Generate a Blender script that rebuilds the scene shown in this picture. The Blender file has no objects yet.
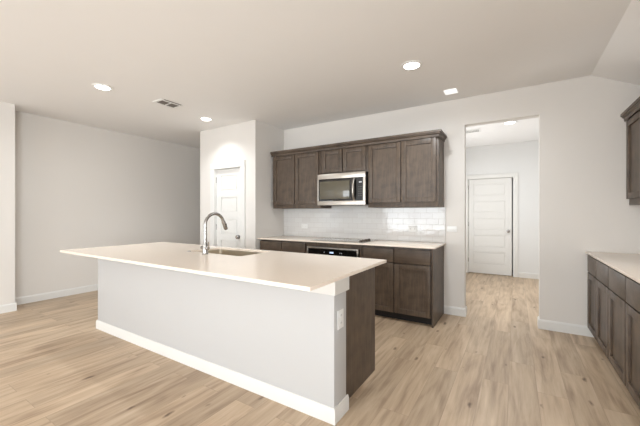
import bpy, bmesh, math, random
from mathutils import Vector, Matrix
C = bpy.context.scene.collection
S = bpy.context.scene
PI = math.pi

# ---------------------------------------------------------------- camera
cam_d = bpy.data.cameras.new('camera')
cam_d.sensor_width = 36.0
cam_d.lens = 314.37 * 36.0 / 640.0
cam_d.shift_y = 0.83 / 640.0
cam_d.clip_start = 0.05
cam = bpy.data.objects.new('camera', cam_d)
cam.location = (0, 0, 1.2887)
cam.rotation_euler = (PI / 2, 0, math.radians(31.865))
C.objects.link(cam)
S.camera = cam

# ---------------------------------------------------------------- world, exposure, daylight and added fill
w = bpy.data.worlds.new('sky'); S.world = w; w.use_nodes = True
bg = w.node_tree.nodes['Background']
bg.inputs['Color'].default_value = (0.92, 0.96, 1.0, 1); bg.inputs['Strength'].default_value = 1.4
S.view_settings.view_transform = 'Standard'
S.view_settings.look = 'None'
S.view_settings.gamma = 1.0
S.view_settings.use_curve_mapping = False
S.view_settings.exposure = -0.09

BACKY = -6.0      # wall behind the camera, with one inferred and one added window
DAY = (0.875, 0.945, 1.0)
HALL_FILL = (0.95, 0.98, 1.0)
WARM = (0.92, 0.97, 1.0)
def area(name, loc, rot, sx, sy, power, color, spread=PI):
    l = bpy.data.lights.new(name, 'AREA'); l.shape = 'RECTANGLE'
    l.size = sx; l.size_y = sy; l.energy = power; l.color = color; l.spread = spread
    o = bpy.data.objects.new(name, l); o.location = loc; o.rotation_euler = rot
    C.objects.link(o); return o
# daylight through the left rear window; other windows are unseen, added for brightness
WINS = [(-5.45, -2.55, 0.06, 2.15), (-1.9, 0.7, 0.6, 2.25)]  # first inferred from its tile reflection, second added for brightness
TILT = 20      # daylight thrown back up by the bright ground outside
WIN_POWER = [230, 115]
for (a, b, c, d), pw in zip(WINS, WIN_POWER):
    area('unseen_window_light', ((a + b) / 2, BACKY - 0.2, (c + d) / 2), (PI / 2 + math.radians(TILT), 0, 0), b - a, d - c, pw, DAY)
LWIN_ADDED = (-2.6, -0.4, 0.75, 2.25)  # unseen left window, added to brighten the room
area('unseen_window_light', (-5.655 - 0.45, (LWIN_ADDED[0] + LWIN_ADDED[1]) / 2, (LWIN_ADDED[2] + LWIN_ADDED[3]) / 2), (0, -PI / 2 - math.radians(TILT), 0), LWIN_ADDED[3] - LWIN_ADDED[2], LWIN_ADDED[1] - LWIN_ADDED[0], 5, DAY)
RWIN_ADDED = (-2.6, -0.8, 0.75, 2.2)  # unseen right window, added to light the pantry side and island end
area('unseen_window_light', (1.275 + 0.3, (RWIN_ADDED[0] + RWIN_ADDED[1]) / 2, (RWIN_ADDED[2] + RWIN_ADDED[3]) / 2), (0, PI / 2 + math.radians(TILT), 0), RWIN_ADDED[3] - RWIN_ADDED[2], RWIN_ADDED[1] - RWIN_ADDED[0], 235, DAY)
area('unseen_window_light', (-1.35 - 0.3, 6.0, 1.35), (0, -PI / 2 - math.radians(35), 0), 1.7, 1.8, 42, HALL_FILL)  # fill from an unseen window added to brighten the hall
HALL_POWER = 10
CAN_POWER = 17

# ---------------------------------------------------------------- materials
def srgb(r, g, b):
    f = lambda c: (c / 255 / 12.92) if c / 255 <= 0.04045 else ((c / 255 + 0.055) / 1.055) ** 2.4
    return (f(r), f(g), f(b), 1)
def nt(name):
    m = bpy.data.materials.new(name); m.use_nodes = True
    n = m.node_tree.nodes; l = m.node_tree.links
    return m, n, l, n['Principled BSDF']
def N(n, t, **kw):
    x = n.new(t)
    for k, v in kw.items(): setattr(x, k, v)
    return x
def paint(name, col, rough=0.6, var=0.02, bump=0.0, bscale=300, metallic=0.0, coat=0.0, nscale=3.0):
    m, n, l, b = nt(name)
    tc = N(n, 'ShaderNodeTexCoord'); no = N(n, 'ShaderNodeTexNoise')
    no.inputs['Scale'].default_value = nscale; no.inputs['Detail'].default_value = 4
    l.new(tc.outputs['Object'], no.inputs['Vector'])
    mx = N(n, 'ShaderNodeMix', data_type='RGBA')
    mx.inputs[6].default_value = tuple(c * (1 - var) for c in col[:3]) + (1,)
    mx.inputs[7].default_value = tuple(min(1, c * (1 + var)) for c in col[:3]) + (1,)
    l.new(no.outputs['Fac'], mx.inputs[0]); l.new(mx.outputs[2], b.inputs['Base Color'])
    b.inputs['Roughness'].default_value = rough; b.inputs['Metallic'].default_value = metallic
    b.inputs['Coat Weight'].default_value = coat; b.inputs['Coat Roughness'].default_value = 0.1
    if bump:
        n2 = N(n, 'ShaderNodeTexNoise'); n2.inputs['Scale'].default_value = bscale
        l.new(tc.outputs['Object'], n2.inputs['Vector'])
        bp = N(n, 'ShaderNodeBump'); bp.inputs['Strength'].default_value = bump; bp.inputs['Distance'].default_value = 0.002
        l.new(n2.outputs['Fac'], bp.inputs['Height']); l.new(bp.outputs['Normal'], b.inputs['Normal'])
    return m
def cabinet_wood(name, horizontal=False):
    m, n, l, b = nt(name)
    tc = N(n, 'ShaderNodeTexCoord'); mp = N(n, 'ShaderNodeMapping')
    mp.inputs['Scale'].default_value = (4, 45, 45) if horizontal else (45, 45, 4)
    l.new(tc.outputs['Object'], mp.inputs['Vector'])
    a = N(n, 'ShaderNodeTexNoise'); a.inputs['Scale'].default_value = 1.0; a.inputs['Detail'].default_value = 6; a.inputs['Roughness'].default_value = 0.6
    l.new(mp.outputs['Vector'], a.inputs['Vector'])
    c = N(n, 'ShaderNodeTexNoise'); c.inputs['Scale'].default_value = 9; c.inputs['Detail'].default_value = 3
    l.new(tc.outputs['Object'], c.inputs['Vector'])
    ad = N(n, 'ShaderNodeMath', operation='ADD'); l.new(a.outputs['Fac'], ad.inputs[0]); l.new(c.outputs['Fac'], ad.inputs[1])
    r = N(n, 'ShaderNodeMapRange'); r.inputs['From Min'].default_value = 0.6; r.inputs['From Max'].default_value = 1.4
    l.new(ad.outputs[0], r.inputs['Value'])
    mx = N(n, 'ShaderNodeMix', data_type='RGBA')
    mx.inputs[6].default_value = srgb(*WOOD_A); mx.inputs[7].default_value = srgb(*WOOD_B)
    l.new(r.outputs[0], mx.inputs[0]); l.new(mx.outputs[2], b.inputs['Base Color'])
    b.inputs['Roughness'].default_value = 0.42
    return m
WOOD_A = (58, 48, 41); WOOD_B = (107, 90, 74)

def floor_mat():
    m, n, l, b = nt('oak_planks')
    tc = N(n, 'ShaderNodeTexCoord'); sp = N(n, 'ShaderNodeSeparateXYZ'); cb = N(n, 'ShaderNodeCombineXYZ')
    l.new(tc.outputs['Object'], sp.inputs[0])
    l.new(sp.outputs['Y'], cb.inputs['X']); l.new(sp.outputs['X'], cb.inputs['Y'])
    br = N(n, 'ShaderNodeTexBrick'); br.offset = 0.37; br.offset_frequency = 2; br.squash = 1
    for k, v in (('Scale', 1.0), ('Brick Width', 1.22), ('Row Height', 0.178), ('Mortar Size', 0.0016), ('Mortar Smooth', 0.3), ('Bias', 0.0)):
        br.inputs[k].default_value = v
    br.inputs['Color1'].default_value = (0, 0, 0, 1); br.inputs['Color2'].default_value = (1, 1, 1, 1); br.inputs['Mortar'].default_value = (0.5, 0.5, 0.5, 1)
    l.new(cb.outputs[0], br.inputs['Vector'])
    # grain: stretched along Y, shifted per plank
    sc = N(n, 'ShaderNodeVectorMath', operation='MULTIPLY'); sc.inputs[1].default_value = (30, 1.7, 1)
    l.new(tc.outputs['Object'], sc.inputs[0])
    sh = N(n, 'ShaderNodeVectorMath', operation='SCALE'); sh.inputs['Scale'].default_value = 37.0
    l.new(br.outputs['Color'], sh.inputs[0])
    av = N(n, 'ShaderNodeVectorMath', operation='ADD'); l.new(sc.outputs[0], av.inputs[0]); l.new(sh.outputs[0], av.inputs[1])
    g = N(n, 'ShaderNodeTexNoise'); g.inputs['Scale'].default_value = 1.0; g.inputs['Detail'].default_value = 7; g.inputs['Roughness'].default_value = 0.62; g.inputs['Distortion'].default_value = 0.4
    l.new(av.outputs[0], g.inputs['Vector'])
    # broad cathedral figure
    sc2 = N(n, 'ShaderNodeVectorMath', operation='MULTIPLY'); sc2.inputs[1].default_value = (7, 1.1, 1)
    l.new(tc.outputs['Object'], sc2.inputs[0])
    av2 = N(n, 'ShaderNodeVectorMath', operation='ADD'); l.new(sc2.outputs[0], av2.inputs[0]); l.new(sh.outputs[0], av2.inputs[1])
    g2 = N(n, 'ShaderNodeTexNoise'); g2.inputs['Scale'].default_value = 1.0; g2.inputs['Detail'].default_value = 3; g2.inputs['Distortion'].default_value = 1.5
    l.new(av2.outputs[0], g2.inputs['Vector'])
    cr = N(n, 'ShaderNodeValToRGB')
    e = cr.color_ramp.elements
    e[0].position = 0.27; e[0].color = srgb(*FL[0])
    e[1].position = 0.75; e[1].color = srgb(*FL[2])
    x = e.new(0.5); x.color = srgb(*FL[1])
    mixv = N(n, 'ShaderNodeMix', data_type='FLOAT'); mixv.inputs[0].default_value = 0.5
    l.new(g.outputs['Fac'], mixv.inputs[2]); l.new(g2.outputs['Fac'], mixv.inputs[3])
    l.new(mixv.outputs[0], cr.inputs['Fac'])
    # per plank tone
    tone = N(n, 'ShaderNodeMapRange'); tone.inputs['To Min'].default_value = 0.86; tone.inputs['To Max'].default_value = 1.07
    l.new(br.outputs['Color'], tone.inputs['Value'])
    mul = N(n, 'ShaderNodeVectorMath', operation='SCALE'); l.new(cr.outputs['Color'], mul.inputs[0]); l.new(tone.outputs[0], mul.inputs['Scale'])
    # knots
    sk = N(n, 'ShaderNodeVectorMath', operation='MULTIPLY'); sk.inputs[1].default_value = (4.2, 1.7, 1)
    l.new(tc.outputs['Object'], sk.inputs[0])
    dn = N(n, 'ShaderNodeTexNoise'); dn.inputs['Scale'].default_value = 14; l.new(tc.outputs['Object'], dn.inputs['Vector'])
    ds = N(n, 'ShaderNodeVectorMath', operation='SCALE'); ds.inputs['Scale'].default_value = 0.12; l.new(dn.outputs['Color'], ds.inputs[0])
    sk2 = N(n, 'ShaderNodeVectorMath', operation='ADD'); l.new(sk.outputs[0], sk2.inputs[0]); l.new(ds.outputs[0], sk2.inputs[1])
    vo = N(n, 'ShaderNodeTexVoronoi', voronoi_dimensions='2D'); vo.inputs['Scale'].default_value = 1.0; vo.inputs['Randomness'].default_value = 1.0
    l.new(sk2.outputs[0], vo.inputs['Vector'])
    kr = N(n, 'ShaderNodeMapRange'); kr.inputs['From Min'].default_value = -0.045; kr.inputs['From Max'].default_value = 0.015; kr.inputs['To Min'].default_value = 0.85; kr.inputs['To Max'].default_value = 0.0
    sc_ = N(n, 'ShaderNodeSeparateColor'); l.new(vo.outputs['Color'], sc_.inputs[0])
    grow = N(n, 'ShaderNodeMapRange'); grow.inputs['From Min'].default_value = 0.3; grow.inputs['From Max'].default_value = 1.0; grow.inputs['To Min'].default_value = 0.0; grow.inputs['To Max'].default_value = 0.07
    l.new(sc_.outputs[0], grow.inputs['Value'])
    sb_ = N(n, 'ShaderNodeMath', operation='SUBTRACT'); l.new(vo.outputs['Distance'], sb_.inputs[0]); l.new(grow.outputs[0], sb_.inputs[1])
    l.new(sb_.outputs[0], kr.inputs['Value'])
    km = N(n, 'ShaderNodeMix', data_type='RGBA'); km.inputs[7].default_value = srgb(86, 62, 44)
    l.new(kr.outputs[0], km.inputs[0]); l.new(mul.outputs[0], km.inputs[6])
    # seams
    sm = N(n, 'ShaderNodeMix', data_type='RGBA'); sm.inputs[7].default_value = srgb(120, 98, 80)
    sf = N(n, 'ShaderNodeMath', operation='MULTIPLY'); sf.inputs[1].default_value = 0.4
    l.new(br.outputs['Fac'], sf.inputs[0])
    l.new(sf.outputs[0], sm.inputs[0]); l.new(km.outputs[2], sm.inputs[6])
    l.new(sm.outputs[2], b.inputs['Base Color'])
    b.inputs['Roughness'].default_value = 0.42
    bp = N(n, 'ShaderNodeBump'); bp.inputs['Strength'].default_value = 0.15; bp.inputs['Distance'].default_value = 0.001
    l.new(g.outputs['Fac'], bp.inputs['Height']); l.new(bp.outputs['Normal'], b.inputs['Normal'])
    return m
FL = [(136, 111, 88), (189, 165, 138), (217, 196, 170)]

def tile_mat():
    m, n, l, b = nt('white_subway_tile')
    tc = N(n, 'ShaderNodeTexCoord'); sp = N(n, 'ShaderNodeSeparateXYZ'); cb = N(n, 'ShaderNodeCombineXYZ')
    l.new(tc.outputs['Object'], sp.inputs[0]); l.new(sp.outputs['X'], cb.inputs['X']); l.new(sp.outputs['Z'], cb.inputs['Y'])
    br = N(n, 'ShaderNodeTexBrick'); br.offset = 0.5
    for k, v in (('Scale', 1.0), ('Brick Width', 0.155), ('Row Height', 0.078), ('Mortar Size', 0.0022), ('Mortar Smooth', 0.35), ('Bias', 0.0)):
        br.inputs[k].default_value = v
    br.inputs['Color1'].default_value = srgb(228, 226, 223); br.inputs['Color2'].default_value = srgb(222, 219, 216); br.inputs['Mortar'].default_value = srgb(212, 207, 202)
    l.new(cb.outputs[0], br.inputs['Vector']); l.new(br.outputs['Color'], b.inputs['Base Color'])
    b.inputs['Roughness'].default_value = 0.07
    # each tile leans a hair differently and has soft edges
    inv = N(n, 'ShaderNodeMath', operation='SUBTRACT'); inv.inputs[0].default_value = 1; l.new(br.outputs['Fac'], inv.inputs[1])
    no = N(n, 'ShaderNodeTexNoise'); no.inputs['Scale'].default_value = 12; no.inputs['Detail'].default_value = 1; l.new(tc.outputs['Object'], no.inputs['Vector'])
    ad = N(n, 'ShaderNodeMath', operation='MULTIPLY_ADD'); l.new(no.outputs['Fac'], ad.inputs[0]); ad.inputs[1].default_value = 1.6; l.new(inv.outputs[0], ad.inputs[2])
    bp = N(n, 'ShaderNodeBump'); bp.inputs['Strength'].default_value = 0.6; bp.inputs['Distance'].default_value = 0.0012
    l.new(ad.outputs[0], bp.inputs['Height']); l.new(bp.outputs['Normal'], b.inputs['Normal'])
    return m

def emit(name, col, s):
    m, n, l, b = nt(name)
    b.inputs['Base Color'].default_value = (0.5, 0.5, 0.5, 1)
    b.inputs['Emission Color'].default_value = col; b.inputs['Emission Strength'].default_value = s
    return m
def pane_mat():
    m, n, l, b = nt('window_glass')
    tr = N(n, 'ShaderNodeBsdfTransparent'); gl = N(n, 'ShaderNodeBsdfGlossy'); gl.inputs['Roughness'].default_value = 0.02
    mx = N(n, 'ShaderNodeMixShader'); mx.inputs[0].default_value = 0.06
    l.new(tr.outputs[0], mx.inputs[1]); l.new(gl.outputs[0], mx.inputs[2])
    l.new(mx.outputs[0], n['Material Output'].inputs['Surface']); n.remove(b)
    return m

M = {}
M['wall'] = paint('greige_wall_paint', srgb(225, 220, 214), 0.75, 0.01, 0.12, 350)
M['ceiling'] = paint('white_ceiling_paint', srgb(243, 241, 239), 0.8, 0.01, 0.12, 250)
M['trim'] = paint('white_trim_paint', srgb(228, 226, 222), 0.4, 0.005)
M['island'] = paint('white_island_paint', srgb(197, 196, 195), 0.55, 0.008, 0.08, 350)
M['hallwall'] = paint('pale_hall_paint', srgb(228, 227, 225), 0.75, 0.01)
M['wood'] = cabinet_wood('stained_cabinet_wood')
M['woodh'] = cabinet_wood('stained_cabinet_wood_across', True)
M['dark'] = paint('dark_cabinet_gap', srgb(34, 29, 26), 0.7, 0.05)
M['quartz'] = paint('cream_quartz', srgb(247, 232, 216), 0.15, 0.035, nscale=60)
M['steel'] = paint('brushed_stainless', srgb(190, 184, 176), 0.3, 0.03, metallic=1.0)
M['chrome'] = paint('brushed_nickel', srgb(172, 169, 166), 0.24, 0.02, metallic=1.0)
M['sink'] = paint('satin_sink_steel', srgb(206, 196, 178), 0.42, 0.03, metallic=1.0)
M['blackglass'] = paint('black_glass', srgb(22, 20, 19), 0.06, 0.02)
M['cookglass'] = paint('ceramic_glass_reflected_tiles', srgb(150, 144, 134), 0.08, 0.02)  # lightened to grey in place of the reflected tiles
M['window_reflection'] = paint('microwave_window_glass_reflection', srgb(98, 92, 78), 0.06, 0.02)  # olive grey stands in for the reflection in the window
M['black'] = paint('black_plastic', srgb(30, 28, 27), 0.4, 0.03)
M['knob'] = paint('dark_bronze_knob', srgb(84, 76, 68), 0.3, 0.02, metallic=.6)
M['plate'] = paint('white_plastic', srgb(238, 237, 234), 0.3, 0.005)
M['slot'] = paint('socket_slot', srgb(90, 86, 82), 0.5, 0.01)
M['vent'] = paint('grey_vent_inside', srgb(120, 114, 108), 0.7, 0.02)
M['louvre'] = paint('pale_vent_louvre', srgb(196, 194, 190), 0.6, 0.02)
M['floor'] = floor_mat()
M['tile'] = tile_mat()
M['lamp'] = emit('lamp_lens', (1, 0.98, 0.96, 1), 9.0)
M['sunpatch'] = emit('sunlight_patch_glow', (1, 0.98, 0.95, 1), 1.0)  # glow for the reflected sunlight patch on the ceiling
M['digits'] = emit('blue_white_digits', (0.45, 0.65, 1, 1), 1.0)
M['icons'] = emit('pale_icons', (0.7, 0.8, 1, 1), 0.15)
M['pane'] = pane_mat()
M['lawn'] = paint('outside_ground', srgb(190, 190, 180), 0.9, 0.05)

# ---------------------------------------------------------------- helpers
def box(bm, x0, x1, y0, y1, z0, z1, bev=0.0):
    t = bmesh.new()
    bmesh.ops.create_cube(t, size=1)
    for v in t.verts:
        v.co = Vector(((x0 + x1) / 2 + v.co.x * (x1 - x0), (y0 + y1) / 2 + v.co.y * (y1 - y0), (z0 + z1) / 2 + v.co.z * (z1 - z0)))
    if bev > 0:
        bmesh.ops.bevel(t, geom=t.edges[:], offset=bev, segments=2, affect='EDGES', profile=0.6)
    merge(bm, t)
def merge(bm, t):
    me = bpy.data.meshes.new('tmp'); t.to_mesh(me); t.free(); bm.from_mesh(me); bpy.data.meshes.remove(me)
def prism(bm, pts, axis, a, b):
    """pts: 2D polygon; extruded along axis from a to b. axis 'y': pts are (x,z); 'x': (y,z); 'z': (x,y)"""
    def P(p, t):
        return {'y': (p[0], t, p[1]), 'x': (t, p[0], p[1]), 'z': (p[0], p[1], t)}[axis]
    t = bmesh.new()
    A = [t.verts.new(P(p, a)) for p in pts]; B = [t.verts.new(P(p, b)) for p in pts]
    t.faces.new(A); t.faces.new(B[::-1]); n = len(pts)
    for i in range(n): t.faces.new((A[i], B[i], B[(i + 1) % n], A[(i + 1) % n]))
    bmesh.ops.recalc_face_normals(t, faces=t.faces[:]); merge(bm, t)
def lathe(bm, prof, mat=Matrix(), seg=32):
    """prof: list of (radius, height) around local Z"""
    t = bmesh.new(); rings = []
    for r, z in prof:
        rings.append([t.verts.new(mat @ Vector((r * math.cos(2 * PI * i / seg), r * math.sin(2 * PI * i / seg), z))) for i in range(seg)])
    for a, b in zip(rings, rings[1:]):
        for i in range(seg): t.faces.new((a[i], a[(i + 1) % seg], b[(i + 1) % seg], b[i]))
    t.faces.new(rings[0][::-1]); t.faces.new(rings[-1])
    bmesh.ops.recalc_face_normals(t, faces=t.faces[:]); merge(bm, t)
def tube(bm, pts, rads, seg=16):
    t = bmesh.new(); rings = []; pts = [Vector(p) for p in pts]
    prev = None
    for i, p in enumerate(pts):
        d = (pts[min(i + 1, len(pts) - 1)] - pts[max(i - 1, 0)]).normalized()
        if prev is None:
            u = d.orthogonal().normalized()
        else:
            u = (prev - d * prev.dot(d)).normalized()
        prev = u; v = d.cross(u)
        r = rads[i] if isinstance(rads, (list, tuple)) else rads
        rings.append([t.verts.new(p + u * r * math.cos(2 * PI * k / seg) + v * r * math.sin(2 * PI * k / seg)) for k in range(seg)])
    for a, b in zip(rings, rings[1:]):
        for i in range(seg): t.faces.new((a[i], a[(i + 1) % seg], b[(i + 1) % seg], b[i]))
    t.faces.new(rings[0][::-1]); t.faces.new(rings[-1])
    bmesh.ops.recalc_face_normals(t, faces=t.faces[:]); merge(bm, t)
def smooth(me, ang=35):
    me.polygons.foreach_set('use_smooth', [True] * len(me.polygons))
    try: me.set_sharp_from_angle(angle=math.radians(ang))
    except Exception: pass
def wloc(o):
    v = Vector((0, 0, 0))
    while o: v += Vector(o.location); o = o.parent
    return v
def obj(name, bm, m, parent=None, sm=True):
    """link a mesh given in room coordinates; its origin goes to the middle of its base"""
    xs = [v.co.x for v in bm.verts]; ys = [v.co.y for v in bm.verts]; zs = [v.co.z for v in bm.verts]
    c = Vector(((min(xs) + max(xs)) / 2, (min(ys) + max(ys)) / 2, min(zs)))
    if parent and parent.get('flat_origin'): c = wloc(parent)
    for v in bm.verts: v.co -= c
    me = bpy.data.meshes.new(name); bm.to_mesh(me); bm.free()
    if sm: smooth(me)
    me.materials.append(M[m] if isinstance(m, str) else m)
    o = bpy.data.objects.new(name, me); C.objects.link(o)
    if parent: o.parent = parent; o.location = c - wloc(parent)
    else: o.location = c
    return o
def tag(o, label, cat, group=None):
    o['label'] = label; o['category'] = cat
    if group: o['group'] = group
    return o
def thing(name, label, cat, loc, group=None):
    o = bpy.data.objects.new(name, None); o.empty_display_size = 0.1; C.objects.link(o); o.location = loc
    return tag(o, label, cat, group)
def struct_empty(name, loc):
    o = bpy.data.objects.new(name, None); o.empty_display_size = 0.1; C.objects.link(o); o.location = loc
    o['kind'] = 'structure'; return o
def struct(name, bm, m, parent=None):
    o = obj(name, bm, m, parent, sm=False)
    if not parent: o['kind'] = 'structure'
    return o
def dup(root, loc, label=None):
    r = root.copy(); C.objects.link(r); r.location = loc
    if label: r['label'] = label
    for ch in list(root.children):
        c = ch.copy(); C.objects.link(c); c.parent = r
        for g in list(ch.children):
            d = g.copy(); C.objects.link(d); d.parent = c
    return r
def B(): return bmesh.new()

# ---------------------------------------------------------------- the room
D = 4.306; ZC = 2.742; FX = 0.672; RX = 1.275; LX = -5.99; NX = -5.655; NY = 1.41
PX = -3.413; PY = 3.60; PL = -4.73; T = 0.12; FARY = 6.2
OX0, OX1, OZ = -0.541, 0.230, 2.405          # cased-less opening to the hall
HX0, HX1, HY = -1.35, 0.95, 7.55
RZ = ZC - (RX - FX) * 0.5                     # ceiling height at the right wall

b = B(); box(b, LX - .3, RX + .3, BACKY - .3, HY + .3, -0.1, 0.0); struct('floor', b, 'floor')
b = B()
prism(b, [(LX - .3, ZC), (FX, ZC), (RX + .12, ZC - (RX + .12 - FX) * .5), (RX + .12, ZC + .1), (LX - .3, ZC + .1)], 'y', BACKY - .12, D)
box(b, LX - .3, HX1 + .12, D, HY + .12, ZC, ZC + .1)
struct('ceiling', b, 'ceiling')

# kitchen wall with the opening
b = B()
box(b, PL + T, OX0, D, D + T, 0, ZC)
box(b, OX0, OX1, D, D + T, OZ, ZC)
prism(b, [(OX1, 0), (RX, 0), (RX, RZ), (FX, ZC), (OX1, ZC)], 'y', D, D + T)
struct('wall_back', b, 'wall')
b = B()
box(b, RX, RX + T, BACKY, RWIN_ADDED[0], 0, RZ); box(b, RX, RX + T, RWIN_ADDED[1], D + T, 0, RZ)
box(b, RX, RX + T, RWIN_ADDED[0], RWIN_ADDED[1], 0, RWIN_ADDED[2]); box(b, RX, RX + T, RWIN_ADDED[0], RWIN_ADDED[1], RWIN_ADDED[3], RZ)
struct('wall_right', b, 'wall')
# left walls
b = B()
wy0, wy1, wz0, wz1 = LWIN_ADDED
box(b, LX - T, NX, BACKY, wy0, 0, ZC); box(b, LX - T, NX, wy1, NY, 0, ZC)
box(b, LX - T, NX, wy0, wy1, 0, wz0); box(b, LX - T, NX, wy0, wy1, wz1, ZC)
struct('wall_left', b, 'wall')
b = B(); box(b, LX - T, LX, NY, FARY, 0, ZC); struct('wall_left_far', b, 'wall')
b = B(); box(b, LX - T, PL, FARY, FARY + T, 0, ZC); struct('wall_far', b, 'wall')
# wall behind the camera
b = B()
xs = LX - T
for (a, c, z0, z1) in WINS:
    box(b, xs, a, BACKY - T, BACKY, 0, ZC); box(b, a, c, BACKY - T, BACKY, 0, z0); box(b, a, c, BACKY - T, BACKY, z1, ZC); xs = c
box(b, xs, RX + T, BACKY - T, BACKY, 0, ZC - .3)
struct('wall_front', b, 'wall')
# pantry closet
PD0, PD1, PDZ = -4.335, -3.735, 2.035
b = B()
box(b, PL, PD0 - .02, PY, PY + T, 0, ZC); box(b, PD1 + .02, PX, PY, PY + T, 0, ZC); box(b, PD0 - .02, PD1 + .02, PY, PY + T, PDZ + .02, ZC)
struct('wall_pantry_front', b, 'wall')
b = B(); box(b, PX - T, PX, PY + T, D, 0, ZC); struct('wall_pantry_right', b, 'wall')
b = B(); box(b, PL, PL + T, PY + T, FARY + T, 0, ZC); struct('wall_pantry_left', b, 'wall')
# hall
HD0, HD1, HDZ = -0.875, -0.045, 2.035
b = B()
box(b, HX0, HD0 - .02, HY, HY + T, 0, ZC); box(b, HD1 + .02, HX1, HY, HY + T, 0, ZC); box(b, HD0 - .02, HD1 + .02, HY, HY + T, HDZ + .02, ZC)
struct('wall_hall_end', b, 'hallwall')
HWIN_ADDED = (5.1, 6.9, 0.5, 2.2)  # unseen hall window, added for its light
b = B(); box(b, HX0 - T, HX0, D + T, HWIN_ADDED[0], 0, ZC); box(b, HX0 - T, HX0, HWIN_ADDED[1], HY + T, 0, ZC)
box(b, HX0 - T, HX0, HWIN_ADDED[0], HWIN_ADDED[1], 0, HWIN_ADDED[2]); box(b, HX0 - T, HX0, HWIN_ADDED[0], HWIN_ADDED[1], HWIN_ADDED[3], ZC)
struct('wall_hall_left', b, 'hallwall')
# unlit room behind the hall door
b = B(); box(b, HD0 - .3, HD1 + .3, HY + .9, HY + 1.0, 0, ZC); box(b, HD0 - .4, HD0 - .3, HY + T, HY + 1.0, 0, ZC); box(b, HD1 + .3, HD1 + .4, HY + T, HY + 1.0, 0, ZC)
box(b, HD0 - .3, HD1 + .3, HY + T, HY + .9, ZC - .1, ZC); box(b, HD0 - .3, HD1 + .3, HY + T, HY + .9, -.1, 0)
struct('wall_hall_closet', b, 'hallwall')
b = B(); box(b, HX1, HX1 + T, D + T, HY + T, 0, ZC); struct('wall_hall_right', b, 'hallwall')

# baseboards: a board with a small eased top
def base_prof(o, h=.105, t=.014):    # profile offsets (out, z)
    return [(0, 0), (t, 0), (t, h - .018), (t * .55, h), (0, h)]
def base_x(name, x0, x1, y, sgn, h=.105):      # runs along X on a face at y, sticking out towards sgn*y
    b = B(); prism(b, [(y + sgn * p[0], p[1]) for p in base_prof(0, h)], 'x', x0, x1); return struct(name, b, 'trim')
def base_y(name, y0, y1, x, sgn, h=.105):
    b = B(); prism(b, [(x + sgn * p[0], p[1]) for p in base_prof(0, h)], 'y', y0, y1); return struct(name, b, 'trim')
base_x('baseboard_back_left', -0.785, OX0, D, -1)
b = B(); prism(b, [(D - p[0], p[1]) for p in base_prof(0)], 'x', OX1 - .014, 0.70)
prism(b, [(OX1 - p[0], p[1]) for p in base_prof(0)], 'y', D, D + T)
struct('baseboard_back_right', b, 'trim')
b = B(); prism(b, [(OX0 + p[0], p[1]) for p in base_prof(0)], 'y', D - .014, D + T)
struct('baseboard_opening_left', b, 'trim')
b = B(); prism(b, [(NX + p[0], p[1]) for p in base_prof(0)], 'y', BACKY, NY + .014)
prism(b, [(NY + p[0], p[1]) for p in base_prof(0)], 'x', LX, NX)
struct('baseboard_left', b, 'trim')
base_y('baseboard_left_far', NY + .014, FARY, LX, 1)
base_x('baseboard_far', LX + .014, PL, FARY, -1)
base_x('baseboard_pantry_left', PL, PD0 - .112, PY, -1)
base_x('baseboard_pantry_right', PD1 + .112, PX, PY, -1)
base_x('baseboard_hall_end', HD1 + .102, HX1, HY, -1)
base_y('baseboard_hall_right', D + T, HY - .014, HX1, -1)

# windows out of view: first inferred from its tile reflection, rest added for brightness
def window_y(name, a, c, z0, z1, mull=1):
    r = struct_empty(name, ((a + c) / 2, BACKY - .06, z0))
    b = B(); f = .05
    box(b, a, a + f, BACKY - .09, BACKY - .03, z0, z1); box(b, c - f, c, BACKY - .09, BACKY - .03, z0, z1)
    box(b, a + f, c - f, BACKY - .09, BACKY - .03, z0, z0 + f); box(b, a + f, c - f, BACKY - .09, BACKY - .03, z1 - f, z1)
    for k in range(mull):
        xm = a + (c - a) * (k + 1) / (mull + 1); box(b, xm - .03, xm + .03, BACKY - .085, BACKY - .035, z0 + f, z1 - f)
    struct('window_frame', b, 'trim', r)
    b = B(); box(b, a + f, c - f, BACKY - .064, BACKY - .058, z0 + f, z1 - f); struct('unseen_window_pane', b, 'pane', r)
window_y('window_1', *WINS[0], mull=1)
window_y('added_window_2', *WINS[1], mull=0)
def added_window_x(name, xc, wy0, wy1, wz0, wz1):
    r = struct_empty(name, (xc, (wy0 + wy1) / 2, wz0))
    b = B(); f = .05; x0, x1 = xc - .03, xc + .03
    box(b, x0, x1, wy0, wy0 + f, wz0, wz1); box(b, x0, x1, wy1 - f, wy1, wz0, wz1); box(b, x0, x1, wy0 + f, wy1 - f, wz0, wz0 + f); box(b, x0, x1, wy0 + f, wy1 - f, wz1 - f, wz1)
    struct('window_frame', b, 'trim', r)
    b = B(); box(b, xc - .003, xc + .003, wy0 + f, wy1 - f, wz0 + f, wz1 - f); struct('unseen_window_pane', b, 'pane', r)
added_window_x('added_window_3', NX - .11, *LWIN_ADDED)
added_window_x('added_window_4', RX + .07, *RWIN_ADDED)
added_window_x('added_window_5', HX0 - .07, *HWIN_ADDED)

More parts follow.
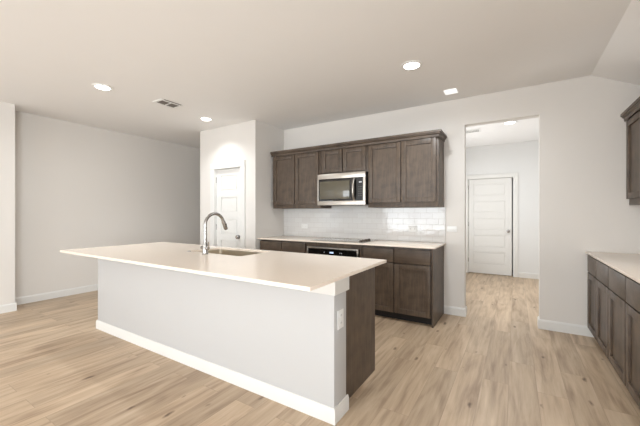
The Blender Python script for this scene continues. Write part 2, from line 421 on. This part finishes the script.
# ---------------------------------------------------------------- interior doors (five horizontal panels)
def panel_door(name, x0, x1, ytop, zt, face_y, knob_right, case_w=.105, recess=.03, hinges=3, z0=.012, kz=.92, gap=0):
    """face_y: wall face towards the camera; leaf sits back by recess"""
    r = struct_empty(name, ((x0 + x1) / 2, face_y, 0))
    b = B(); cy0, cy1 = face_y - .018, face_y
    # casing legs and head
    box(b, x0 - .008 - case_w, x0 - .008, cy0, cy1, 0, zt + .008, .004)
    box(b, x1 + .008, x1 + .008 + case_w, cy0, cy1, 0, zt + .008, .004)
    box(b, x0 - .008 - case_w, x1 + .008 + case_w, cy0 - .004, cy1, zt + .008, zt + .008 + case_w, .004)
    # jamb lining the hole
    box(b, x0 - .018, x0 - .003, face_y, face_y + T, 0, zt + .018); box(b, x1 + .003, x1 + .018, face_y, face_y + T, 0, zt + .018)
    box(b, x0 - .003, x1 + .003, face_y, face_y + T, zt + .003, zt + .018)
    struct('door_frame', b, 'trim', r)
    ly = face_y + recess
    b = B()
    st = .105
    tops = [1.93, 1.567, 1.204, .841, .478]; ph = .255
    zs = [zt]
    x1 -= gap
    box(b, x0, x0 + st, ly, ly + .035, z0, zt, .002); box(b, x1 - st, x1, ly, ly + .035, z0, zt, .002)
    edges = [zt] + [v for t_ in tops for v in (t_, t_ - ph)] + [z0]
    for k in range(0, len(edges), 2):
        box(b, x0 + st, x1 - st, ly, ly + .035, edges[k + 1], edges[k])
    for t_ in tops:
        box(b, x0 + st, x1 - st, ly + .014, ly + .027, t_ - ph, t_)
        # bevelled sticking around the panel: raised field
        box(b, x0 + st + .022, x1 - st - .022, ly + .005, ly + .016, t_ - ph + .022, t_ - .022, .003)
    leaf = struct('door_leaf', b, 'trim', r)
    kx = x1 - .065 if knob_right else x0 + .065
    b = B()
    mt = Matrix.Translation((kx, ly, kz)) @ Matrix.Rotation(PI / 2, 4, 'X')
    lathe(b, [(.031, 0), (.032, .004), (.016, .010), (.015, .018), (.026, .024), (.032, .034), (.032, .044), (.026, .054), (.012, .060)], mt, 28)
    o = obj('door_knob', b, 'chrome', r)
    hx = x0 if knob_right else x1
    for hz in (.24, 1.02, 1.82)[:hinges]:
        b = B(); lathe(b, [(.007, 0), (.007, .09)], Matrix.Translation((hx - .001, ly - .006, hz)), 12)
        obj('hinge', b, 'chrome', r)
    return r
panel_door('door_1', PD0, PD1, 0, PDZ, PY, True, case_w=.1, recess=.03, kz=.915)
panel_door('door_2', HD0, HD1, 0, HDZ, HY, True, case_w=.082, recess=.03, kz=.93, gap=.018)

# ---------------------------------------------------------------- cabinet parts
# a cabinet front is drawn in (s, z) along a run; map(s, out, z) -> room
class Run:
    """front plane of a run. axis 'x': faces -Y at y=plane;  axis 'y': faces -X at x=plane; 'X+': faces +Y"""
    def __init__(self, axis, plane): self.axis = axis; self.p = plane
    def box(self, b, s0, s1, o0, o1, z0, z1, bev=0):
        # o: distance out from the plane towards the room
        if self.axis == 'x': box(b, s0, s1, self.p - o1, self.p - o0, z0, z1, bev)
        elif self.axis == 'x+': box(b, s0, s1, self.p + o0, self.p + o1, z0, z1, bev)
        else: box(b, self.p - o1, self.p - o0, s0, s1, z0, z1, bev)
def shaker(run, s0, s1, z0, z1, parent, fr=.058, th=.025, back=.001):
    b = B()
    run.box(b, s0, s0 + fr, back, th, z0, z1, .0015); run.box(b, s1 - fr, s1, back, th, z0, z1, .0015)
    run.box(b, s0 + fr, s1 - fr, back, th, z1 - fr, z1, .0015); run.box(b, s0 + fr, s1 - fr, back, th, z0, z0 + fr, .0015)
    o = obj('door', b, 'wood', parent)
    b = B(); run.box(b, s0 + fr - .003, s1 - fr + .003, .001, th - .014, z0 + fr - .003, z1 - fr + .003)
    obj('door_panel', b, 'wood', o)
    return o
def drawer(run, s0, s1, z0, z1, parent, th=.025):
    b = B(); run.box(b, s0, s1, -.019, th, z0, z1, .0025); return obj('drawer_front', b, 'woodh', parent)
def carcass(run, s0, s1, z0, z1, depth, parent, toe=False, name='cabinet_body', hole=None):
    b = B()
    run.box(b, s0, s1, -depth, 0, z0, z1, .0008)
    o = obj(name, b, 'wood', parent)
    return o

up = Run('x', D - .33)     # upper fronts (door faces 2 cm prouder)
lo = Run('x', 3.706)       # lower fronts
UZ0, UZ1 = 1.375, 2.24
def center(s0, s1): return (s0 + s1) / 2
# upper cabinets
g = .006
def upper(name_label, s0, s1, seams, z0, z1, doorz0, fill0=0, fill1=0):
    t = thing('wall_cabinet', name_label, 'cabinet', (center(s0, s1), D - .165, z0))
    carcass(up, s0, s1, z0, z1, .33, t)
    for a, c in seams: shaker(up, a, c, doorz0, z1 - .03, t)
    return t
upper('dark stained wall cabinet left of the microwave, beside the pantry wall', -3.375, -2.463, [(-3.358, -2.930), (-2.918, -2.487)], UZ0, UZ1, 1.437)
upper('short dark stained wall cabinet directly above the microwave', -2.461, -1.702, [(-2.425, -2.093), (-2.077, -1.728)], 1.865, UZ1, 1.888)
upper('dark stained wall cabinet right of the microwave, nearest the hall opening', -1.70, -.787, [(-1.690, -1.248), (-1.236, -.812)], UZ0, UZ1, 1.437)
# crown moulding along the three
def crown_pts(): return [(0, 2.2405), (.004, 2.2405), (.004, 2.216), (.010, 2.216), (.012, 2.244), (.028, 2.254), (.028, 2.264), (.038, 2.267), (.038, 2.293), (0, 2.293)]
yf = D - .356
# right return: mitred corner built as a swept profile
def sweep_corner(b, prof, path):
    t = bmesh.new(); rings = []
    for base, nrm in path:
        rings.append([t.verts.new((base[0] + nrm[0] * o, base[1] + nrm[1] * o, z)) for o, z in prof])
    for A, Bq in zip(rings, rings[1:]):
        n = len(A)
        for i in range(n): t.faces.new((A[i], A[(i + 1) % n], Bq[(i + 1) % n], Bq[i]))
    t.faces.new(rings[0][::-1]); t.faces.new(rings[-1])
    bmesh.ops.recalc_face_normals(t, faces=t.faces[:]); merge(b, t)
b = B(); prof = crown_pts()
sweep_corner(b, prof, [((-3.383, yf), (0, -1)), ((-.786, yf), (1, -1)), ((-.786, D - .001), (1, 0))])
box(b, -3.383, -.787, yf, D - .001, 2.2405, 2.262)
tag(obj('crown_moulding', b, 'woodh'), 'dark crown moulding running along the top of the wall cabinets over the microwave', 'moulding')

# ---------------------------------------------------------------- microwave
mx0, mx1, mz0, mz1 = -2.459, -1.704, 1.412, 1.860
mf = D - .42
t = thing('microwave', 'stainless over-the-range microwave with dark window and curved handle', 'microwave', (center(mx0, mx1), D - .2, mz0))
b = B(); box(b, mx0 + .003, mx1 - .003, mf + .022, D - .002, mz0 + .002, mz1, .003); obj('housing', b, 'black', t)
b = B()
cxr = -1.835    # door / control split
box(b, mx0, mx1, mf, mf + .022, mz1 - .072, mz1 - .001, .002)
box(b, mx0, mx1, mf, mf + .022, mz0, mz0 + .058, .002)
box(b, mx0, mx0 + .018, mf, mf + .022, mz0 + .058, mz1 - .072)
box(b, mx1 - .032, mx1, mf, mf + .022, mz0 + .058, mz1 - .072)
obj('steel_frame', b, 'steel', t)
b = B(); box(b, mx0 + .018, cxr - .002, mf + .004, mf + .0215, mz0 + .058, mz1 - .072); dr = obj('door', b, 'blackglass', t)
b = B(); box(b, mx0 + .035, cxr - .105, mf + .002, mf + .0045, mz0 + .088, mz1 - .108, .001); obj('window', b, 'window_reflection', dr)
b = B(); box(b, cxr, mx1 - .032, mf + .003, mf + .0215, mz0 + .058, mz1 - .072); cp = obj('control_panel', b, 'black', t)
b = B(); box(b, cxr + .038, mx1 - .052, mf + .0015, mf + .003, 1.712, 1.728); o = obj('display', b, M['icons'], cp)
b = B()
for zz in (1.53, 1.56, 1.59, 1.62, 1.65):
    for xx in (cxr + .03, cxr + .052, cxr + .074): box(b, xx, xx + .012, mf + .0022, mf + .003, zz, zz + .010)
obj('keypad', b, 'slot', cp)
hxm = -1.868
pts = []; n_ = 14
for i in range(n_ + 1):
    a = i / n_; pts.append((hxm, mf - .045 * math.sin(PI * a) ** .6 + .004, 1.478 + (1.772 - 1.478) * a))
b = B(); tube(b, pts, .0145, 14); obj('handle', b, 'steel', t)
b = B()
box(b, mx0 + .05, mx1 - .05, mf + .05, mf + .2, mz0 - .0, mz0 + .0018); obj('vent_grille', b, 'slot', t)

# ---------------------------------------------------------------- lower back run
LZ = .893     # underside of the worktops
def lower(label, s0, s1, pairs, run=lo, depth=.595, drz=(.703, .866), dz=(.095, .68), toe_dir='x', endpanel=None):
    if run.axis == 'y': loc = (run.p + depth / 2, center(s0, s1), 0)
    else: loc = (center(s0, s1), run.p + depth / 2, 0)
    t = thing('base_cabinet', label, 'cabinet', loc)
    b = B(); run.box(b, s0, s1, -depth, -.020, .09, LZT[run.axis], .0008); obj('cabinet_body', b, 'wood', t)
    b = B(); run.box(b, s0, s1, -depth, -.07, 0, .0895); obj('toe_kick', b, 'dark', t)
    for a, c in pairs:
        drawer(run, a, c, drz[0], drz[1], t); shaker(run, a, c, dz[0], dz[1], t, back=-.019)
    return t
LZT = {'x': LZ, 'y': .872, 'x+': LZ}
lower('dark stained base cabinet in the corner by the pantry wall, left of the oven', PX + .003, -2.532, [(-3.395, -2.973), (-2.963, -2.540)], dz=(.1, .691))
t = lower('dark stained base cabinet right of the oven, ending at the hall side', -1.668, -.806, [(-1.655, -1.248), (-1.238, -.816)], dz=(.1, .691))
b = B(); prism(b, [(3.706 - .002, .0), (D - .001, 0), (D - .001, LZ), (3.706 - .02, LZ), (3.706 - .02, .0)], 'x', -.8055, -.787)
obj('end_panel', b, 'wood', t)
# oven housing between them
t = thing('oven_cabinet', 'narrow dark cabinet frame surrounding the built-in oven under the cooktop', 'cabinet', (-2.1, 4.0, 0))
b = B()
lo.box(b, -2.531, -2.508, -.595, 0, .09, LZ - .0); lo.box(b, -1.702, -1.669, -.595, 0, .09, LZ)
lo.box(b, -2.508, -1.702, -.595, 0, .832, LZ); lo.box(b, -2.508, -1.702, -.595, 0, .09, .16)
obj('cabinet_body', b, 'wood', t)
b = B(); lo.box(b, -2.531, -1.669, -.595, -.07, 0, .0895); obj('toe_kick', b, 'dark', t)

ox0, ox1 = -2.502, -1.708
t = thing('wall_oven', 'built-in stainless oven with black control strip, under the back worktop', 'oven', (-2.105, 4.0, .161))
b = B(); box(b, ox0 + .01, ox1 - .01, 3.707, 4.27, .165, .828); obj('oven_body', b, 'black', t)
b = B(); yo = 3.672
box(b, ox0, ox1, yo, 3.705, .808, .829, .002)
box(b, ox0, ox0 + .022, yo, 3.705, .70, .808, .002); box(b, ox1 - .022, ox1, yo, 3.705, .70, .808, .002)
box(b, ox0, ox1, yo, 3.705, .695, .70); obj('steel_trim', b, 'steel', t)
b = B(); box(b, ox0 + .022, ox1 - .022, yo + .003, 3.705, .70, .808); cp = obj('control_panel', b, 'blackglass', t)
# small lit clock window
b = B(); box(b, -2.132, -2.072, yo + .0015, yo + .003, .755, .775); obj('clock_display', b, 'digits', cp)
for xx in (-2.225, -1.98, -1.955):
    b = B(); box(b, xx, xx + .012, yo + .0015, yo + .003, .760, .770); obj('touch_icon', b, 'icons', cp)
b = B(); box(b, ox0, ox1, yo, 3.705, .18, .69, .003); dr = obj('oven_door', b, 'steel', t)
b = B(); box(b, ox0 + .09, ox1 - .09, yo - .002, yo, .28, .56, .0005); obj('oven_window', b, 'blackglass', dr)
b = B(); tube(b, [(ox0 + .06, yo - .045, .63), (ox1 - .06, yo - .045, .63)], .011, 14)
tube(b, [(ox0 + .09, yo - .045, .63), (ox0 + .09, yo + .001, .63)], .008, 10); tube(b, [(ox1 - .09, yo - .045, .63), (ox1 - .09, yo + .001, .63)], .008, 10)
obj('oven_handle', b, 'steel', dr)

# ---------------------------------------------------------------- worktops
def slab(x0, x1, y0, y1, z0, z1, cut=None, bev=.003):
    """rectangular slab, optional rectangular cut-out with rounded corners"""
    b = B(); 
    if not cut: box(b, x0, x1, y0, y1, z0, z1, bev); return b
    cx0, cx1, cy0, cy1, r = cut
    def rr(x0, x1, y0, y1, r, n=6):
        pts = []
        for (cx, cy, a0) in ((x1 - r, y1 - r, 0), (x0 + r, y1 - r, 90), (x0 + r, y0 + r, 180), (x1 - r, y0 + r, 270)):
            for k in range(n + 1):
                a = math.radians(a0 + 90 * k / n); pts.append((cx + r * math.cos(a), cy + r * math.sin(a)))
        return pts
    inner = rr(cx0, cx1, cy0, cy1, r); outer = rr(x0, x1, y0, y1, .004)
    n = len(inner)
    rings = {}
    vi = {}
    for z in (z0, z1):
        vi[z] = ([b.verts.new((x, y, z)) for x, y in outer], [b.verts.new((x, y, z)) for x, y in inner])
    for z in (z0, z1):
        o, i = vi[z]
        for k in range(n): b.faces.new((o[k], o[(k + 1) % n], i[(k + 1) % n], i[k]))
    for w_ in (0, 1):
        a, c = vi[z0][w_], vi[z1][w_]
        for k in range(n): b.faces.new((a[k], a[(k + 1) % n], c[(k + 1) % n], c[k]))
    bmesh.ops.recalc_face_normals(b, faces=b.faces[:]); return b
b = slab(PX + .002, -.760, 3.655, D - .001, LZ + .001, .913)
tag(obj('back_worktop', b, 'quartz'), 'cream quartz worktop along the tiled wall, holding the cooktop', 'countertop')
# tiles
b = B(); box(b, PX + .001, -.766, D - .010, D - .0005, .914, 1.374)
t_ = obj('tile_backsplash', b, 'tile', sm=False); tag(t_, 'glossy white subway tile backsplash between back worktop and wall cabinets', 'backsplash')

# cooktop with knobs
t = thing('cooktop', 'flat glass cooktop, its grey a painted reflection, set in the back worktop under the microwave', 'cooktop', (-2.08, 3.95, .9135))
b = B(); box(b, -2.465, -1.655, 3.70, 4.20, .9135, .9195, .002); gt = obj('glass_top', b, M['cookglass'], t)
def ring(b, cx, cy, r, z, w=.0025):
    seg = 40
    A = [b.verts.new((cx + (r) * math.cos(2 * PI * k / seg), cy + r * math.sin(2 * PI * k / seg), z)) for k in range(seg)]
    Bq = [b.verts.new((cx + (r + w) * math.cos(2 * PI * k / seg), cy + (r + w) * math.sin(2 * PI * k / seg), z)) for k in range(seg)]
    for k in range(seg): b.faces.new((A[k], Bq[k], Bq[(k + 1) % seg], A[(k + 1) % seg]))
for cx, cy, r_ in ((-2.30, 3.84, .105), (-2.30, 4.07, .075), (-1.98, 3.83, .075), (-1.98, 4.07, .095)):
    b = B(); ring(b, cx, cy, r_, .9198); ring(b, cx, cy, r_ * .6, .9198); obj('burner_ring', b, 'slot', gt)
for k in range(4):
    cy = 3.725 + k * .088
    b = B(); lathe(b, [(.023, .9195), (.024, .924), (.020, .930), (.019, .946), (.015, .950)], Matrix.Translation((-1.695, cy, 0)), 20)
    obj('control_knob', b, 'knob', t)

# ---------------------------------------------------------------- right hand run
RP = 0.668; LZR = .862
rl = Run('y', RP)
def rlabel(k): return ['dark stained base cabinet on the right, first beside the back wall', 'dark stained base cabinet on the right, second from the back wall', 'dark stained base cabinet on the right, third from the back wall and outside the frame'][k]
units = [(3.423, D - .004, [(3.430, 3.868), (3.884, D - .014)]), (2.479, 3.421, [(2.487, 2.942), (2.958, 3.413)]), (1.535, 2.477, [(1.541, 2.002), (2.010, 2.471)])]
for k, (a, c, prs) in enumerate(units):
    lower(rlabel(k), a, c, prs, run=rl, depth=RX - RP - .004, drz=(.686, .856), dz=(.100, .676))
b = B(); box(b, .628, RX - .002, 1.52, D - .001, .873, .894, .003)
tag(obj('side_worktop', b, 'quartz'), 'cream quartz worktop on the right hand run of dark cabinets', 'countertop')
ru = Run('y', .966)
ux = RX - .305
t = thing('wall_cabinet', 'dark stained wall cabinet on the right, at the frame edge above the side worktop', 'cabinet', (RX - .15, 3.6, UZ0))
b = B(); ru.box(b, 2.90, D - .003, -(RX - ru.p) + .003, 0, UZ0, UZ1, .0008); obj('cabinet_body', b, 'wood', t)
for a, c in ((2.915, 3.367), (3.379, 3.825), (3.837, D - .02)): shaker(ru, a, c, 1.437, UZ1 - .03, t)
b = B(); sweep_corner(b, prof, [((ru.p - .026, D - .002), (-1, 0)), ((ru.p - .026, 2.90), (-1, -1)), ((RX - .002, 2.90), (0, -1))])
box(b, ru.p - .026, RX - .002, 2.90, D - .002, 2.2405, 2.262)
obj('crown_moulding', b, 'woodh', t)

# ---------------------------------------------------------------- island
IX0, IX1, IY0, IY1 = -3.997, -.891, 1.337, 2.464
KY0, KY1 = 1.685, 1.848
bx0, bx1 = -3.995, -.945
t = thing('kitchen_island', 'long white island with dark stained cabinet end and white baseboard', 'island', ((bx0 + bx1) / 2, 2.07, 0))
b = B(); box(b, bx0, bx1, KY0, KY1, 0, .8925, .006); obj('knee_wall', b, 'island', t)
def wrap(prof, y0, y1, x0, x1):
    b = B(); sweep_corner(b, prof, [((x0, y1), (-1, 0)), ((x0, y0), (-1, -1)), ((x1, y0), (1, -1)), ((x1, y1), (1, 0))]); return b
obj('baseboard', wrap(base_prof(0, .095), KY0 + .001, KY1 + .014, bx0 + .001, bx1 - .001), 'trim', t)
tp = [(0, .790), (.014, .790), (.016, .794), (.016, .8925), (0, .8925)]
obj('top_trim', wrap(tp, KY0 + .001, KY1 + .014, bx0 + .001, bx1 - .001), 'trim', t)
b = B()
sx0, sx1, sy0, sy1 = -2.80, -2.06, 1.985, 2.40
# cabinet box built as panels, open inside for the sink
cb0, cb1 = KY1 + .001, 2.43
box(b, -.999, -.984, cb0, cb1 + .012, 0, .8925)
obj('end_panel', b, 'wood', t)
b = B(); box(b, bx0 + .03, bx0 + .045, cb0, cb1 + .012, 0, .8925); obj('end_panel', b, 'wood', t)
b = B(); box(b, bx0 + .046, -1.0, cb0 + .02, cb1 - .001, .09, .105); box(b, bx0 + .046, -1.0, cb1 - .02, cb1 - .001, .105, .8925)
obj('cabinet_body', b, 'wood', t)
b = B(); box(b, bx0 + .046, -1.0, cb1 - .07, cb1 - .055, 0, .0895); obj('toe_kick', b, 'dark', t)
ri = Run('x+', cb1)
nseg = 6; a0 = bx0 + .05; wdt = (-1.004 - a0) / nseg
for k in range(nseg):
    s0_ = a0 + k * wdt + .008; s1_ = a0 + (k + 1) * wdt - .008
    drawer(ri, s0_, s1_, .703, .858, t); shaker(ri, s0_, s1_, .1, .683, t)
# outlet on the end of the knee wall
def outlet(name, label, x, y, z, face, wdt=.075, hgt=.118, parent=None, kind='outlet', horizontal=False):
    """face: '-y' or '+x'"""
    if horizontal: wdt, hgt = hgt, wdt
    def bx(b, s0, s1, o0, o1, z0, z1, bev=0):
        if face == '-y': box(b, x + s0, x + s1, y - o1, y - o0, z + z0, z + z1, bev)
        else: box(b, x + o0, x + o1, y + s0, y + s1, z + z0, z + z1, bev)
    t = thing(name, label, kind, (x, y, z - hgt / 2))
    b = B(); bx(b, -wdt / 2, wdt / 2, .0005, .006, -hgt / 2, hgt / 2, .002); obj('cover_plate', b, 'plate', t)
    if kind == 'outlet':
        if horizontal: bits = [(-.028, 0), (.028, 0)]
        else: bits = [(0, -.024), (0, .024)]
        for (cs, cz) in bits:
            b = B(); bx(b, cs - .016, cs + .016, .006, .0085, cz - .014, cz + .014, .001); so = obj('socket', b, 'plate', t)
            b = B()
            if horizontal: bx(b, cs - .006, cs + .008, .0085, .009, cz + .005, cz + .007); bx(b, cs - .005, cs + .007, .0085, .009, cz - .007, cz - .005)
            else: bx(b, cs - .007, cs - .005, .0085, .009, cz - .006, cz + .008); bx(b, cs + .005, cs + .007, .0085, .009, cz - .005, cz + .007)
            obj('slots', b, 'slot', so)
    else:
        b = B(); bx(b, -.033, .033, .006, .0095, -.016, .016, .0012); obj('rocker', b, 'plate', t)
    return t
outlet('wall_outlet', 'white upright outlet on the end of the island', bx1, 1.762, .622, '+x')
outlet('wall_outlet', 'white outlet in the tiles left of the cooktop, near the pantry wall', -2.97, D - .010, 1.085, '-y', horizontal=True)
outlet('wall_outlet', 'white outlet in the tiles right of the cooktop, toward the hall opening', -1.185, D - .010, 1.085, '-y', horizontal=True)
outlet('light_switch', 'small white light switch plate set sideways on the wall beside the hall opening', -.690, D, 1.094, '-y', wdt=.118, hgt=.074, kind='switch')

b = slab(IX0, IX1, IY0, IY1, LZ, .914, cut=(sx0, sx1, sy0, sy1, .035))
tag(obj('island_worktop', b, 'quartz', sm=True), 'large cream quartz worktop on the white island, with sink cut-out', 'countertop')
# sink bowl
t = thing('kitchen_sink', 'undermounted stainless sink sunk into the island worktop', 'sink', ((sx0 + sx1) / 2, (sy0 + sy1) / 2, .68))
b = B(); n = 7
def rrect(x0, x1, y0, y1, r, z, bm_):
    vs = []
    for (cx, cy, a0) in ((x1 - r, y1 - r, 0), (x0 + r, y1 - r, 90), (x0 + r, y0 + r, 180), (x1 - r, y0 + r, 270)):
        for k in range(n):
            a = math.radians(a0 + 90 * k / (n - 1)); vs.append(bm_.verts.new((cx + r * math.cos(a), cy + r * math.sin(a), z)))
    return vs
spec = [(.03, .8915, .06), (-.004, .8915, .05), (-.002, .80, .05), (-.006, .71, .05), (-.02, .69, .045), (-.05, .682, .03)]
rings = [rrect(sx0 - e, sx1 + e, sy0 - e, sy1 + e, r_, z, b) for e, z, r_ in spec]
spec2 = [(-.05, .678, .03), (-.018, .684, .047), (-.002, .708, .054), (.002, .80, .054), (.002, .887, .054), (.03, .8875, .06)]
rings += [rrect(sx0 - e, sx1 + e, sy0 - e, sy1 + e, r_, z, b) for e, z, r_ in spec2]
for A, Q in zip(rings, rings[1:] + rings[:1]):
    if A is rings[5]: continue
    for k in range(len(A)): b.faces.new((A[k], A[(k + 1) % len(A)], Q[(k + 1) % len(A)], Q[k]))
b.faces.new(rings[5]); b.faces.new(rings[6][::-1])
bmesh.ops.recalc_face_normals(b, faces=b.faces[:]); obj('bowl', b, 'sink', t)
b = B(); lathe(b, [(.045, .6825), (.045, .685), (.03, .686), (.01, .6855)], Matrix.Translation(((sx0 + sx1) / 2, (sy0 + sy1) / 2, 0)), 24)
obj('drain', b, 'chrome', t)

# faucet
fx, fy = -2.432, 1.905
t = thing('kitchen_faucet', 'tall gooseneck faucet in brushed nickel at the island sink', 'faucet', (fx, fy, .9145))
b = B(); lathe(b, [(.027, .9145), (.028, .918), (.025, .924), (.0235, .93), (.0235, 1.0), (.020, 1.01), (.0145, 1.08), (.0135, 1.10)], Matrix.Translation((fx, fy, 0)), 28)
obj('faucet_base', b, 'chrome', t)
R_ = .108; cz_ = 1.182
pts = [(fx, fy, 1.09), (fx, fy, 1.14), (fx, fy, cz_)]
for i in range(1, 19):
    a = PI - math.radians(160) * i / 18; pts.append((fx, fy + R_ + R_ * math.cos(a), cz_ + R_ * math.sin(a)))
b = B(); tube(b, pts, .0145, 18); obj('spout', b, 'chrome', t)
e = Vector(pts[-1]); dirv = (Vector(pts[-1]) - Vector(pts[-2])).normalized()
b = B(); tube(b, [e - dirv * .005, e + dirv * .004, e + dirv * .012, e + dirv * .082, e + dirv * .092], [.0145, .0165, .018, .020, .0165], 20)
sh = obj('spray_head', b, 'chrome', t)
p_ = e + dirv * .05
b = B(); box(b, p_.x + .014, p_.x + .021, p_.y - .006, p_.y + .008, p_.z - .02, p_.z + .02, .002); obj('spray_button', b, 'black', sh)
b = B(); tube(b, [(fx - .052, fy, .975), (fx - .045, fy, .975), (fx + .04, fy, .975), (fx + .046, fy, .975)], [.015, .018, .018, .015], 18); o = obj('valve_body', b, 'chrome', t)
b = B(); tube(b, [(fx + .04, fy, .98), (fx + .052, fy - .002, 1.0), (fx + .056, fy - .01, 1.035)], [.007, .006, .005], 10); obj('lever', b, 'chrome', t)
b = B(); lathe(b, [(.019, .9145), (.019, .917), (.014, .920), (.009, .921)], Matrix.Translation((-2.757, 1.968, 0)), 22)
tag(obj('disposal_button', b, 'chrome'), 'small round metal push button on the island worktop left of the faucet', 'button')

# ---------------------------------------------------------------- ceiling fittings
def downlight(label, x, y, power, r=.072, group=None, z=ZC, spread=165):
    t = thing('recessed_downlight', label, 'ceiling light', (x, y, z - .012), group)
    b = B(); seg = 40; pr = [(r, z - .004), (r + .006, z - .010), (r + .028, z - .006), (r + .030, z - .0005), (r, z - .0005)]
    rings = [[b.verts.new((x + q * math.cos(2 * PI * k / seg), y + q * math.sin(2 * PI * k / seg), zz)) for k in range(seg)] for q, zz in pr]
    for A, Q in zip(rings, rings[1:] + rings[:1]):
        for k in range(seg): b.faces.new((A[k], A[(k + 1) % seg], Q[(k + 1) % seg], Q[k]))
    bmesh.ops.recalc_face_normals(b, faces=b.faces[:]); obj('trim_ring', b, 'plate', t)
    b = B(); lathe(b, [(r - .001, z - .0008), (r - .001, z - .0045), (r * .85, z - .012), (r * .5, z - .017), (.004, z - .018)], seg=36, mat=Matrix.Translation((x, y, 0))); obj('lens', b, 'lamp', t)
    l = bpy.data.lights.new('downlight_glow', 'AREA'); l.shape = 'DISK'; l.size = r * 2; l.energy = power; l.color = WARM; l.spread = math.radians(spread)
    o = bpy.data.objects.new('downlight_glow', l); o.location = (x, y, z - .014); C.objects.link(o)
    o.parent = t; o.location = (0, 0, -.009)
    return t
downlight('round recessed ceiling light at far left, nearest the left wall', -4.015, 1.745, CAN_POWER * .9)
downlight('round recessed ceiling light just in front of the pantry', -4.02, 3.165, CAN_POWER * .42, spread=120)
downlight('round recessed ceiling light in front of the wall cabinets, largest in view', -.862, 3.085, CAN_POWER * 1.3)
downlight('round recessed ceiling light in the middle of the hall ceiling', -.073, 5.84, HALL_POWER)
downlight('recessed ceiling light at the left edge of the hall opening', -.58, 5.35, HALL_POWER)
# glowing square in place of a reflected sunlight patch; no lamp here
t = thing('glowing_sunlight_patch', 'small square glowing patch standing in for reflected sunlight on the ceiling above the right wall cabinet', 'ceiling light', (-.662, 3.99, ZC - .01))
b = B(); box(b, -.720, -.585, 3.915, 4.065, ZC - .006, ZC - .0005, .002); obj('lens', b, M['sunpatch'], t)  # glowing plate for the sunlight patch, not a lamp

# air vent in the ceiling: frame with two grille openings, turned a little
t = thing('ceiling_vent', 'white rectangular air vent in the ceiling with two grey grilles', 'vent', (-3.895, 2.452, ZC - .01))
fx0, fx1, fy0, fy1 = -4.045, -3.745, 2.30, 2.60
b = B(); zt = ZC - .0005; zb = ZC - .010
b.free(); b = B()
vx0, vx1, vy0, vy1 = -3.99, -3.79, 2.31, 2.61; m_ = .03; my = (vy0 + vy1) / 2
box(b, vx0, vx1, vy0, vy0 + m_, zb, zt, .002); box(b, vx0, vx1, vy1 - m_, vy1, zb, zt, .002)
box(b, vx0, vx0 + m_, vy0 + m_, vy1 - m_, zb, zt, .002); box(b, vx1 - m_, vx1, vy0 + m_, vy1 - m_, zb, zt, .002)
box(b, vx0 + m_, vx1 - m_, my - .008, my + .008, zb, zt, .001); obj('frame', b, 'plate', t)
b = B(); box(b, vx0 + m_, vx1 - m_, vy0 + m_, vy1 - m_, ZC - .003, zt); obj('duct', b, 'vent', t)
for k in range(8):
    x_ = vx0 + m_ + .012 + k * .0235
    b = B(); prism(b, [(x_, zb + .001), (x_ + .004, zb + .001), (x_ + .012, zb + .006), (x_ + .008, zb + .006)], 'y', vy0 + m_, vy1 - m_); obj('louvre', b, 'vent', t)
t = thing('ceiling_vent', 'small white air vent in the hall ceiling', 'vent', (-.66, 6.08, ZC - .01))
b = B(); x0, x1, y0, y1 = -.80, -.52, 5.98, 6.18
box(b, x0, x1, y0, y0 + .02, zb, zt); box(b, x0, x1, y1 - .02, y1, zb, zt); box(b, x0, x0 + .02, y0 + .02, y1 - .02, zb, zt); box(b, x1 - .02, x1, y0 + .02, y1 - .02, zb, zt); obj('frame', b, 'plate', t)
for k in range(10):
    x_ = x0 + .028 + k * .024; b = B(); box(b, x_, x_ + .012, y0 + .021, y1 - .021, zb + .002, zt); obj('louvre', b, 'louvre', t)
